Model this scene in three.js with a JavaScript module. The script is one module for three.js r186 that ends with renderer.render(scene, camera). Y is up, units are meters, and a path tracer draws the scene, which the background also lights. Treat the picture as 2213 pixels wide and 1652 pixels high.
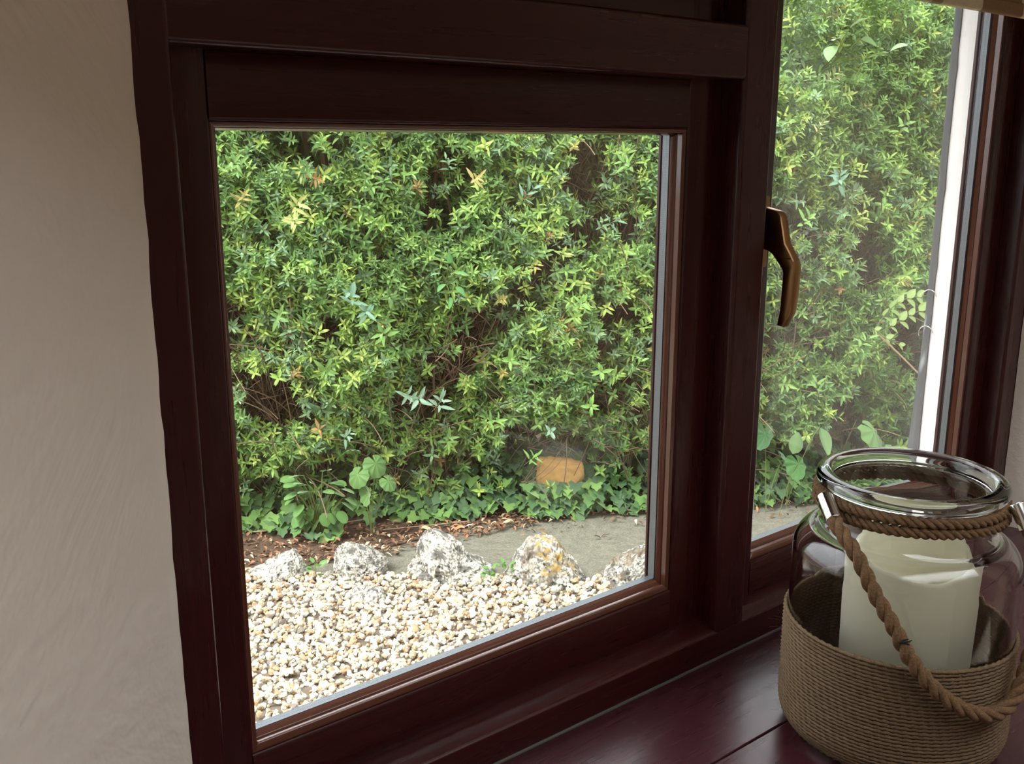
import * as THREE from 'three';
import { RoundedBoxGeometry } from 'three/addons/geometries/RoundedBoxGeometry.js';
import { mergeGeometries, mergeVertices, toCreasedNormals } from 'three/addons/utils/BufferGeometryUtils.js';
import { ImprovedNoise } from 'three/addons/math/ImprovedNoise.js';

// ------------------------------------------------------------------ camera, sky, sun, exposure
const scene = new THREE.Scene();
const EYE = 1.30;                                     // eye height over the ground outside, metres
const camera = new THREE.PerspectiveCamera(42.59, 2213 / 1652, 0.02, 200);
camera.position.set(0, EYE, 0.62);
camera.rotation.order = 'YXZ';
camera.rotation.set(THREE.MathUtils.degToRad(-13.42), THREE.MathUtils.degToRad(-38.39), 0);
scene.add(camera);

const renderer = new THREE.WebGLRenderer({ antialias: true });
renderer.toneMapping = THREE.LinearToneMapping;
renderer.toneMappingExposure = 3.35;
renderer.shadowMap.enabled = true;

const SKY = 1.0;                                      // overcast sky: brighter towards the zenith, faint cloud
const noise3 = new ImprovedNoise();
{
  const W = 256, H = 128, d = new Float32Array(W * H * 4);
  for (let r = 0; r < H; r++) for (let c = 0; c < W; c++) {
    const el = ((r + 0.5) / H - 0.5) * Math.PI, az = ((c + 0.5) / W) * 2 * Math.PI, y = Math.max(0, Math.sin(el));
    const n = noise3.noise(Math.cos(az) * Math.cos(el) * 2.2 + 7, Math.sin(el) * 3, Math.sin(az) * Math.cos(el) * 2.2) * 0.09;
    const L = SKY * (0.8 + 0.75 * y) * (1 + n), i = (r * W + c) * 4;
    d[i] = L * 0.95; d[i + 1] = L * 0.985; d[i + 2] = L * 1.02; d[i + 3] = 1;
  }
  const sky = new THREE.DataTexture(d, W, H, THREE.RGBAFormat, THREE.FloatType);
  sky.mapping = THREE.EquirectangularReflectionMapping; sky.magFilter = THREE.LinearFilter; sky.needsUpdate = true;
  scene.background = sky;
}
const sun = new THREE.DirectionalLight(new THREE.Color(1, 0.985, 0.95), 1.7);   // the sun behind thin cloud, very soft
sun.position.set(-4.6, 8.0, -1.6); sun.target.position.set(1.2, 0, -1.6);
sun.castShadow = true; sun.shadow.radius = 42; sun.shadow.mapSize.set(2048, 2048);
Object.assign(sun.shadow.camera, { left: -6, right: 6, top: 6, bottom: -6, near: 0.5, far: 22 });
scene.add(sun, sun.target);

// ------------------------------------------------------------------ helpers
function rng(a) { return () => { a = (a + 0x6d2b79f5) | 0; let t = Math.imul(a ^ (a >>> 15), 1 | a); t = (t + Math.imul(t ^ (t >>> 7), 61 | t)) ^ t; return ((t ^ (t >>> 14)) >>> 0) / 4294967296; }; }
const N = (x, y = 0, z = 0) => noise3.noise(x, y, z);
const fbm = (x, y, z, o = 4) => { let s = 0, a = 1, f = 1; for (let i = 0; i < o; i++) { s += a * N(x * f + i * 17.3, y * f + i * 5.1, z * f - i * 9.7); a *= 0.5; f *= 2.03; } return s; };
const lerp = THREE.MathUtils.lerp, clamp = THREE.MathUtils.clamp, sstep = THREE.MathUtils.smoothstep;
const V3 = (x, y, z) => new THREE.Vector3(x, y, z);
const lin = (hex) => new THREE.Color(hex);
const taken = {};
function numbered(n) { if (!(n in taken)) { taken[n] = 0; return n; } taken[n]++; return n + '_' + String(taken[n]).padStart(3, '0'); }
function mesh(name, geo, mat, parent) { const m = new THREE.Mesh(geo, mat); m.name = parent ? name : numbered(name); m.castShadow = m.receiveShadow = true; (parent || scene).add(m); return m; }
function group(name, parent) { const g = new THREE.Group(); g.name = parent ? name : numbered(name); (parent || scene).add(g); return g; }
function tag(o, label, category, grp, kind) { o.userData = { label, category }; if (grp) o.userData.group = grp; if (kind) o.userData.kind = kind; return o; }
function structure(o, label) { o.userData.kind = 'structure'; if (label) o.userData.label = label; return o; }

// texture from f(u, v) -> [r, g, b] sRGB 0..1, repeating
function tex(w, h, f, srgb = true) {
  const d = new Uint8Array(w * h * 4);
  for (let y = 0; y < h; y++) for (let x = 0; x < w; x++) { const c = f(x / w, y / h), i = (y * w + x) * 4; for (let k = 0; k < 3; k++) d[i + k] = clamp((c.length ? c[k] : c) * 255, 0, 255); d[i + 3] = 255; }
  const t = new THREE.DataTexture(d, w, h); t.wrapS = t.wrapT = THREE.RepeatWrapping; t.magFilter = THREE.LinearFilter; t.minFilter = THREE.LinearMipmapLinearFilter; t.generateMipmaps = true;
  if (srgb) t.colorSpace = THREE.SRGBColorSpace; t.needsUpdate = true; return t;
}
// noise that repeats over the unit square
const ring = (u, v, fu, fv, k = 0) => N(Math.cos(u * 6.2832) * fu + k, Math.sin(u * 6.2832) * fu + Math.cos(v * 6.2832) * fv, Math.sin(v * 6.2832) * fv - k);
function rep(t, x, y) { const c = t.clone(); c.repeat.set(x, y); c.needsUpdate = true; return c; }

// box-projected uv in metres, u along the axis "long"
function metreUV(g, long = 'x') {
  const p = g.attributes.position, n = g.attributes.normal, uv = new Float32Array(p.count * 2);
  for (let i = 0; i < p.count; i++) {
    const P = { x: p.getX(i), y: p.getY(i), z: p.getZ(i) }, A = { x: Math.abs(n.getX(i)), y: Math.abs(n.getY(i)), z: Math.abs(n.getZ(i)) };
    const face = A.x >= A.y && A.x >= A.z ? 'x' : A.y >= A.z ? 'y' : 'z', rest = ['x', 'y', 'z'].filter((k) => k !== face), u = rest.includes(long) ? long : rest[0], v = rest.find((k) => k !== u);
    uv[2 * i] = P[u]; uv[2 * i + 1] = P[v] + (face === 'x' ? 0.37 : face === 'y' ? 0.71 : 0);
  }
  g.setAttribute('uv', new THREE.BufferAttribute(uv, 2)); return g;
}
function box(x0, x1, y0, y1, z0, z1, r = 0.002, long = 'x') {
  const g = r > 0 ? new RoundedBoxGeometry(x1 - x0, y1 - y0, z1 - z0, 3, r) : new THREE.BoxGeometry(x1 - x0, y1 - y0, z1 - z0);
  g.translate((x0 + x1) / 2, (y0 + y1) / 2, (z0 + z1) / 2); return metreUV(g, long);
}
// one side of a mitred frame: the profile [(d, z)] (d = inwards from the rectangle's edge) swept along a side of the rectangle
function mitred(side, [x0, x1, y0, y1], prof, mitre = 1) {
  const pos = [], n = prof.length, put = (d, z, end) => {
    const m = d * mitre;
    if (side === 'left') pos.push(x0 + d, end ? y1 - m : y0 + m, z); if (side === 'right') pos.push(x1 - d, end ? y1 - m : y0 + m, z);
    if (side === 'bottom') pos.push(end ? x1 - m : x0 + m, y0 + d, z); if (side === 'top') pos.push(end ? x1 - m : x0 + m, y1 - d, z);
  };
  for (const e of [0, 1]) for (const [d, z] of prof) put(d, z, e);
  const idx = []; for (let i = 0; i < n; i++) { const j = (i + 1) % n; idx.push(i, j, n + i, j, n + j, n + i); }
  const tri = THREE.ShapeUtils.triangulateShape(prof.map(([a, b]) => new THREE.Vector2(a, b)), []);
  for (const [a, b, c] of tri) idx.push(a, b, c, n + a, n + c, n + b);
  let g = new THREE.BufferGeometry(); g.setAttribute('position', new THREE.Float32BufferAttribute(pos, 3)); g.setIndex(idx);
  g = toCreasedNormals(g, 0.7); return metreUV(g, side === 'left' || side === 'right' ? 'y' : 'x');
}
const arc = (cx, cy, r, a0, a1, n = 5) => Array.from({ length: n + 1 }, (_, i) => { const a = THREE.MathUtils.degToRad(lerp(a0, a1, i / n)); return [cx + r * Math.cos(a), cy + r * Math.sin(a)]; });
const Y = (y) => EYE + y, e3 = new THREE.Euler();

// ------------------------------------------------------------------ materials
const grainT = tex(512, 512, (u, v) => {
  const w = ring(u, v, 0.25, 1.2) * 0.05, s = ring(u, v + w, 0.35, 9) * 0.5 + ring(u, v + w, 0.8, 22, 4) * 0.35 + ring(u, v, 2.5, 40, 9) * 0.22;
  const k = clamp(0.86 + 0.13 * s, 0.5, 1); return [k, k * 0.94, k * 0.92];
});
const woodRough = tex(256, 256, (u, v) => { const k = 0.86 + 0.10 * ring(u, v, 0.7, 5) + 0.04 * ring(u, v, 2, 24, 3); return [k, k, k]; }, false);
const wood = (color, rough, extra = {}) => new THREE.MeshPhysicalMaterial({ color, roughness: rough, map: rep(grainT, 1.6, 5), roughnessMap: rep(woodRough, 2, 4), ...extra });
const M = {
  frame: wood(new THREE.Color(0.058, 0.0095, 0.0105), 0.33),
  bead: wood(new THREE.Color(0.17, 0.062, 0.034), 0.3, { clearcoat: 1, clearcoatRoughness: 0.1 }),  // lighter than the frame: outdoor light on the beads put into their colour
  sill: wood(new THREE.Color(0.068, 0.018, 0.026), 0.31),  // bluer than the frame: lavender sky sheen put into the colour
  pane: new THREE.MeshPhysicalMaterial({ color: 0xffffff, transmission: 1, thickness: 0, roughness: 0, ior: 1.5 }),
  plaster: new THREE.MeshStandardMaterial({ color: new THREE.Color(0.78, 0.70, 0.61), roughness: 0.92, bumpMap: tex(512, 512, (u, v) => 0.5 + 0.3 * ring(u, v, 3, 3) + 0.3 * ring(u, v, 9, 9, 5) + 0.2 * ring(u, v, 26, 26, 8), false), bumpScale: 0.0009 }),
  render: new THREE.MeshStandardMaterial({ color: new THREE.Color(0.92, 0.91, 0.89), roughness: 0.9, bumpMap: tex(256, 256, (u, v) => 0.5 + 0.5 * ring(u, v, 9, 9), false), bumpScale: 0.002 }),
  slateBand: new THREE.MeshStandardMaterial({ color: new THREE.Color(0.085, 0.095, 0.1), roughness: 0.8, vertexColors: true }),
  spacer: new THREE.MeshStandardMaterial({ color: new THREE.Color(0.2, 0.225, 0.24), metalness: 0.55, roughness: 0.34 }),
  rubber: new THREE.MeshStandardMaterial({ color: 0x0b0b0b, roughness: 0.7 }),
  caulk: new THREE.MeshStandardMaterial({ color: new THREE.Color(0.11, 0.11, 0.1), roughness: 0.6 }),
  brass: new THREE.MeshStandardMaterial({ color: new THREE.Color(0.40, 0.24, 0.11), metalness: 1, roughness: 0.28 }),
  chrome: new THREE.MeshStandardMaterial({ color: new THREE.Color(0.78, 0.77, 0.76), metalness: 1, roughness: 0.16 }),
  dark: new THREE.MeshStandardMaterial({ color: 0x16130f, roughness: 0.8 }),
};
{ const dots = tex(64, 64, (u, v) => { const d = Math.hypot((u % 0.5) * 2 - 0.5, v - 0.5); return d < 0.26 ? 0.1 : 0.9; }, false); dots.repeat.set(250, 250); M.spacer.bumpMap = dots; M.spacer.bumpScale = 0.0008; }

// ------------------------------------------------------------------ the room
function loopWall(name, prof, y0, y1, rows, wob, mat) {          // a wall from its outline in plan, with a wavering plaster edge
  const n = prof.length, pos = [], uv = [], idx = [];
  let len = [0]; for (let i = 1; i <= n; i++) len.push(len[i - 1] + Math.hypot(prof[i % n][0] - prof[i - 1][0], prof[i % n][1] - prof[i - 1][1]));
  for (let r = 0; r <= rows; r++) for (let i = 0; i <= n; i++) { const [x, z, w = 0] = prof[i % n], y = lerp(y0, y1, r / rows), k = w * wob(y); pos.push(x + k, y, z); uv.push(len[i] * 2, y * 2); }
  for (let r = 0; r < rows; r++) for (let i = 0; i < n; i++) { const a = r * (n + 1) + i, b = a + 1, c = a + n + 1, d = c + 1; idx.push(a, b, c, b, d, c); }
  let g = new THREE.BufferGeometry(); g.setAttribute('position', new THREE.Float32BufferAttribute(pos, 3)); g.setAttribute('uv', new THREE.Float32BufferAttribute(uv, 2)); g.setIndex(idx);
  return structure(mesh(name, toCreasedNormals(g, 0.6), mat));
}
const WZ = 0.44, CEIL = 2.45, FLOOR = 0.04, OUT = -0.193;
{
  const s = 52 * Math.PI / 180, R = 0.06, cx = 0.1955 - R, cz = 0.012, bend = Array.from({ length: 17 }, (_, i) => { const a = (i / 16) * s; return [cx + R * Math.cos(a), cz + R * Math.sin(a), 1 - i / 32]; });
  const end = bend[16], run = (WZ - end[1]) / Math.cos(s), cor = [end[0] - run * Math.sin(s), WZ];
  const wob = (y) => 0.0013 * N(y * 9, 3.1) + 0.0011 * N(y * 31, 8.7) + 0.0006 * N(y * 83, 1.3);
  loopWall('wall_left', [[-2.75, OUT], [0.165, OUT], [0.165, 0.0006], [0.1955, 0.0006, 1], ...bend, [lerp(end[0], cor[0], 0.4), lerp(end[1], WZ, 0.4)], [cor[0] + 0.03, cor[1] - 0.02], [cor[0] - 0.04, WZ], [-2.75, WZ]].reverse(), -0.1, CEIL + 0.05, 220, wob, M.plaster);
  loopWall('wall_right', [[1.50, 0.0006], [1.4065, 0.0006, 1], [1.409, 0.008, 1], [1.45, 0.12], [1.53, WZ - 0.02], [1.56, WZ], [2.1, WZ], [2.1, -0.05], [1.5, -0.05]], -0.1, CEIL + 0.05, 120, wob, M.plaster);
}
structure(mesh('wall_lintel', box(-0.4, 1.8, Y(0.28), CEIL + 0.05, OUT, WZ, 0), M.plaster));
structure(mesh('wall_under_sill', box(0.05, 1.6, -0.1, Y(-0.571), OUT + 0.002, WZ - 0.02, 0), M.render));
const BACK = 2.65;
structure(mesh('floor', box(-2.75, 2.1, FLOOR - 0.14, FLOOR, WZ - 0.02, BACK + 0.15, 0), new THREE.MeshStandardMaterial({ color: new THREE.Color(0.55, 0.48, 0.39), roughness: 0.95 })));
{ // ceiling with the rooflight that lights the room from above
  const g = structure(group('ceiling')), cm = new THREE.MeshStandardMaterial({ color: new THREE.Color(0.62, 0.58, 0.52), roughness: 0.95 }), [x0, x1, z0, z1] = [-0.75, 1.93, 0.85, 1.88];
  for (const q of [[-2.75, x0, OUT, BACK + 0.15], [x1, 2.1, OUT, BACK + 0.15], [x0, x1, OUT, z0], [x0, x1, z1, BACK + 0.15]]) mesh('ceiling_section', box(q[0], q[1], CEIL, CEIL + 0.15, q[2], q[3], 0), cm, g);
  const w = structure(group('window_4'));
  for (const q of [[x0, x0 + 0.04, z0, z1], [x1 - 0.04, x1, z0, z1], [x0, x1, z0, z0 + 0.04], [x0, x1, z1 - 0.04, z1]]) mesh('rooflight_frame', box(q[0], q[1], CEIL + 0.10, CEIL + 0.15, q[2], q[3], 0.003), M.render, w);
  mesh('rooflight_pane', box(x0 + 0.03, x1 - 0.03, CEIL + 0.122, CEIL + 0.128, z0 + 0.03, z1 - 0.03, 0), M.pane, w);
}
structure(mesh('wall_far_left', box(-2.75, -2.6, FLOOR - 0.14, CEIL, WZ - 0.01, BACK, 0), M.plaster));
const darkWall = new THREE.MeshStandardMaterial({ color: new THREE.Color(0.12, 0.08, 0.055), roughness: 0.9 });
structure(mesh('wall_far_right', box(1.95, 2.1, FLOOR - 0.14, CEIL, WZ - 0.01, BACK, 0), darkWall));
structure(mesh('wall_added_stub', box(0.5, 1.96, FLOOR - 0.02, CEIL, 1.9, 2.3, 0.004), new THREE.MeshStandardMaterial({ color: new THREE.Color(0.16, 0.095, 0.065), roughness: 0.9 })));  // unseen wall stub, added to shade the jar and keep reflections dark
structure(mesh('wall_back', box(-2.75, 2.1, FLOOR - 0.14, CEIL, BACK, BACK + 0.15, 0), M.plaster));

// ------------------------------------------------------------------ the window
const F0 = -0.075;
const win = structure(group('window_1'), 'dark mahogany window frame with a fixed square pane at its lower left');
{
  mesh('jamb', box(0.168, 0.2275, Y(-0.5406), Y(0.30), F0, 0, 0.0045, 'y'), M.frame, win);
  mesh('jamb', box(1.368, 1.425, Y(-0.5406), Y(0.30), F0, 0, 0.0045, 'y'), M.frame, win);
  const fil = new THREE.Shape(); fil.moveTo(0, 0); fil.lineTo(0.009, 0); fil.absarc(0.009, 0.009, 0.009, -Math.PI / 2, -Math.PI, true); fil.lineTo(0, 0);
  const fg = new THREE.ExtrudeGeometry(fil, { depth: 0.068, bevelEnabled: false }); fg.translate(0.8165, Y(-0.5088), F0 + 0.004);
  const br = new THREE.Shape([[F0, -0.5406], [-0.0002, -0.5406], [-0.0002, -0.5125], ...arc(-0.0052, -0.5118, 0.005, 0, 72, 5), [-0.0275, -0.5015], [F0, -0.5015]].map(([z, y]) => new THREE.Vector2(-z, y))), bg = new THREE.ExtrudeGeometry(br, { depth: 1.25, bevelEnabled: false });
  bg.rotateY(Math.PI / 2); bg.translate(0.17, EYE, 0);
  mesh('bottom_rail', mergeGeometries([metreUV(toCreasedNormals(bg, 0.5)), metreUV(fg)]), M.frame, win);
  mesh('mullion', box(0.7713, 0.8178, Y(-0.512), Y(0.27), F0, 0, 0.0045, 'y'), M.frame, win);
  mesh('transom', box(0.222, 0.7758, Y(0.0626), Y(0.1128), F0, -0.0003, 0.0045), M.frame, win);
  mesh('head', box(0.17, 1.42, Y(0.245), Y(0.30), F0, -0.0004, 0.0045), M.frame, win);
  mesh('sealant_strip', box(0.18, 1.42, Y(-0.5415), Y(-0.5385), -0.001, 0.0016, 0.0006), M.caulk, win);
}
const sashProfile = (w) => [[w - 0.003, -0.028], ...arc(w - 0.003, -0.031, 0.003, 90, 0, 4), [w, -0.0335], [w - 0.004, -0.0335], [w - 0.004, -0.063], [w, -0.063], [w, -0.0655], [w - 0.0015, -0.067], [0, -0.067], ...arc(0.0025, -0.0305, 0.0025, 180, 90, 3)];
function sash(parent, name, [x0, x1, y0, y1], [bl, br, bb, bt], [gl, gr, gb, gt], label) {   // outer, bead outer, bead inner rectangles
  const s = group(name, parent); s.userData.label = label;
  const ws = { left: bl - x0, right: x1 - br, bottom: bb - y0, top: y1 - bt };
  for (const side of ['left', 'right', 'bottom', 'top']) {
    // each member swept with its own width, mitred against neighbours of nearly the same width
    const r = [x0, x1, y0, y1].map((v, i) => i < 2 ? v : Y(v)), w = ws[side];
    const up = side === 'left' || side === 'right', q = up ? r : [r[0] + ws.left - 0.0004, r[1] - ws.right + 0.0004, r[2], r[3]];
    mesh(up ? 'stile' : 'rail', mitred(side, q, sashProfile(w), 0), M.frame, s);
  }
  const rb = [bl, br, Y(bb), Y(bt)], inset = { left: gl - bl, right: br - gr, bottom: bb * 0 + gb - bb, top: bt - gt };
  for (const side of ['left', 'right', 'bottom', 'top']) {
    const i = inset[side];
    const prof = [[-0.0035, -0.0325], [0, -0.0325], [0.0004, -0.0305], [i * 0.22, -0.0302], ...arc(i * 0.3, -0.034, 0.0034, 80, 10, 4).map(([a, b]) => [Math.min(a, i * 0.62), b]), [i * 0.56, -0.0375], [i * 0.72, -0.0382], [i * 0.9, -0.0405], [i, -0.0436], [-0.0035, -0.0436]];
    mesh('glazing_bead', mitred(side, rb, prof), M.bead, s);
  }
  const sp = [bl + inset.left * 0.6, br - inset.right * 0.55, Y(bb + inset.bottom * 0.76), Y(bt - inset.top * 0.4)];
  for (const side of ['left', 'right', 'bottom', 'top']) mesh('spacer_bar', mitred(side, sp, [[-0.006, -0.0482], [0, -0.0482], [0, -0.0566], [-0.006, -0.0566]]), M.spacer, s);
  for (const side of ['left', 'right', 'bottom', 'top']) mesh('sealing_strip', mitred(side, sp, [[-0.006, -0.0567], [-0.0008, -0.0567], [-0.0008, -0.0578], [-0.006, -0.0578]]), M.rubber, s);
  mesh('glass_pane', box(bl - 0.003, br + 0.003, Y(bb - 0.003), Y(bt + 0.003), -0.0480, -0.0440, 0), M.pane, s);
  mesh('glass_pane', box(bl - 0.003, br + 0.003, Y(bb - 0.003), Y(bt + 0.003), -0.0620, -0.0580, 0), M.pane, s);
  return s;
}
sash(win, 'sash', [0.2148, 0.7765, -0.5045, 0.064], [0.2593, 0.7268, -0.456, 0.0175], [0.2666, 0.7195, -0.4455, 0.0118], 'fixed lower left sash');
const fan = structure(group('window_3'), 'dark mahogany fanlight above the transom');
sash(fan, 'sash', [0.2148, 0.7765, 0.110, 0.247], [0.2593, 0.7268, 0.158, 0.203], [0.2666, 0.7195, 0.1655, 0.1965]);
const cas = structure(group('window_2'), 'dark mahogany casement right of the mullion');
const casement = sash(cas, 'sash', [0.8150, 1.3755, -0.5065, 0.247], [0.8620, 1.3214, -0.4597, 0.203], [0.8660, 1.3166, -0.4460, 0.1965]);
{
  const h = group('window_handle', cas); h.userData.label = 'brass casement handle hanging down beside the mullion';
  const S = new THREE.Shape(); S.moveTo(-0.0255, -0.0585); S.lineTo(-0.002, -0.0632); S.quadraticCurveTo(0.0022, -0.0645, 0.0032, -0.0690);
  S.lineTo(0.0098, -0.0945); S.lineTo(0.0212, -0.1105); S.quadraticCurveTo(0.0238, -0.1145, 0.0238, -0.120); S.lineTo(0.0228, -0.1470); S.lineTo(0.0208, -0.1640); S.lineTo(0.0135, -0.1775); S.lineTo(0.0088, -0.1768); S.lineTo(0.0112, -0.1640); S.lineTo(0.0118, -0.1470); S.lineTo(0.0122, -0.1240); S.quadraticCurveTo(0.0118, -0.1195, 0.0075, -0.1155); S.lineTo(-0.002, -0.1055); S.quadraticCurveTo(-0.010, -0.0985, -0.0255, -0.1010);
  const g = new THREE.ExtrudeGeometry(S, { depth: 0.0085, bevelEnabled: true, bevelThickness: 0.0018, bevelSize: 0.0013, bevelSegments: 3, curveSegments: 8 });
  g.rotateY(-Math.PI / 2); g.translate(0.8435, EYE, 0);
  mesh('lever', toCreasedNormals(g, 0.6), M.brass, h);
  mesh('base_plate', box(0.8245, 0.8535, Y(-0.122), Y(-0.048), -0.0285, -0.0245, 0.0016), M.brass, h);
  for (const y of [-0.1085, -0.0975]) mesh('collar_ring', box(0.8330, 0.8455, Y(y) - 0.0009, Y(y) + 0.0009, y < -0.1 ? 0.006 : 0.000, y < -0.1 ? 0.0205 : 0.0118, 0.0008), M.brass, h);
}
{ // the sill: two boards with a joint
  const s = structure(group('windowsill'), 'dark mahogany windowsill of two boards');
  mesh('board', box(-0.12, 1.50, Y(-0.571), Y(-0.5406), -0.07, 0.1198, 0.0016), M.sill, s);
  mesh('board', box(-0.42, 1.66, Y(-0.571), Y(-0.5406), 0.1206, 0.465, 0.0016), M.sill, s);
}
{ // blind
  const c = document.createElement('canvas'); c.width = 1024; c.height = 64; const q = c.getContext('2d');
  q.fillStyle = '#cfc5a4'; q.fillRect(0, 0, 1024, 64);
  for (const [x, w, col] of [[0, 120, '#86694a'], [150, 24, '#9c8a66'], [270, 110, '#86694a'], [420, 24, '#9c8a66'], [560, 115, '#86694a'], [730, 26, '#9c8a66'], [860, 84, '#86694a'], [985, 24, '#6b5430']]) { q.fillStyle = col; q.fillRect(x, 0, w, 64); }
  const R = rng(5); for (let i = 0; i < 5000; i++) { q.fillStyle = R() < 0.5 ? 'rgba(255,250,225,0.05)' : 'rgba(40,30,10,0.05)'; q.fillRect(R() * 1024, R() * 64, 2 + R() * 3, 1); }
  const t = new THREE.CanvasTexture(c); t.colorSpace = THREE.SRGBColorSpace; t.wrapS = t.wrapT = THREE.RepeatWrapping; t.repeat.set(1 / 0.9, 1 / 0.05);
  const cloth = new THREE.MeshStandardMaterial({ map: t, roughness: 0.95 });
  const b = tag(group('window_blind'), 'striped cream and brown fabric blind hanging over the window, only its hem showing', 'blind');
  mesh('fabric', box(0.20, 1.395, Y(0.158), Y(0.262), 0.0265, 0.0305, 0.001), cloth, b);
  mesh('hem', box(0.20, 1.395, Y(0.1505), Y(0.1665), 0.0235, 0.0335, 0.0035), cloth, b);
  mesh('head_rail', box(0.20, 1.395, Y(0.255), Y(0.279), 0.006, 0.05, 0.003), M.frame, b);
}

// ------------------------------------------------------------------ ropes
function rope(points, R, pitch, strands, closed = false, seg = 0, sides = 7) {   // strands laid round each other along a curve
  const curve = new THREE.CatmullRomCurve3(points, closed, 'centripetal'), L = curve.getLength(), n = seg || Math.ceil(L / pitch * 14);
  const fr = curve.computeFrenetFrames(n, closed), out = [], P = new THREE.Vector3();
  for (let s = 0; s < strands; s++) {
    const pos = [], idx = [], rr = R * (strands === 2 ? 0.56 : 0.54), off = R - rr, tw = Math.round(L / pitch);
    const cen = [], dirs = [];
    for (let i = 0; i <= n; i++) {
      const a = (i / n) * tw * 2 * Math.PI + (s / strands) * 2 * Math.PI; curve.getPointAt(i / n, P);
      const e1 = fr.normals[i], e2 = fr.binormals[i], o = e1.clone().multiplyScalar(Math.cos(a)).addScaledVector(e2, Math.sin(a));
      cen.push(P.clone().addScaledVector(o, off)); dirs.push([e1, e2]);
    }
    for (let i = 0; i <= n; i++) for (let k = 0; k < sides; k++) {
      const b = (k / sides) * 2 * Math.PI, w = rr * (1 + 0.10 * N(i * 0.35 + s * 9, k * 0.9)), v = cen[i].clone().addScaledVector(dirs[i][0], Math.cos(b) * w).addScaledVector(dirs[i][1], Math.sin(b) * w); pos.push(v.x, v.y, v.z);
    }
    for (let i = 0; i < n; i++) for (let k = 0; k < sides; k++) { const a = i * sides + k, b = i * sides + (k + 1) % sides; idx.push(a, b, a + sides, b, b + sides, a + sides); }
    const uv = []; for (let i = 0; i <= n; i++) for (let k = 0; k < sides; k++) uv.push(i / n * L * 60, k / sides + i * 0.03);
    const g = new THREE.BufferGeometry(); g.setAttribute('position', new THREE.Float32BufferAttribute(pos, 3)); g.setAttribute('uv', new THREE.Float32BufferAttribute(uv, 2)); g.setIndex(idx); g.computeVertexNormals(); out.push(g);
  }
  return mergeGeometries(out);
}
const juteT = tex(256, 256, (u, v) => { const s = ring(u, v, 1.5, 12) * 0.5 + ring(u, v, 5, 24, 3) * 0.4 + ring(u, v, 2, 2, 7) * 0.4, k = clamp(0.8 + 0.35 * s, 0.3, 1); return [k, k * 0.98, k * 0.95]; });
const juteB = tex(256, 256, (u, v) => 0.5 + 0.4 * ring(u, v, 2, 22) + 0.3 * ring(u, v, 8, 30, 4), false);
const jute = (c) => new THREE.MeshStandardMaterial({ color: c, roughness: 0.95, map: juteT, bumpMap: juteB, bumpScale: 0.0006 });
M.jute = jute(new THREE.Color(0.44, 0.30, 0.175)); M.rope = jute(new THREE.Color(0.34, 0.20, 0.10));

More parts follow.
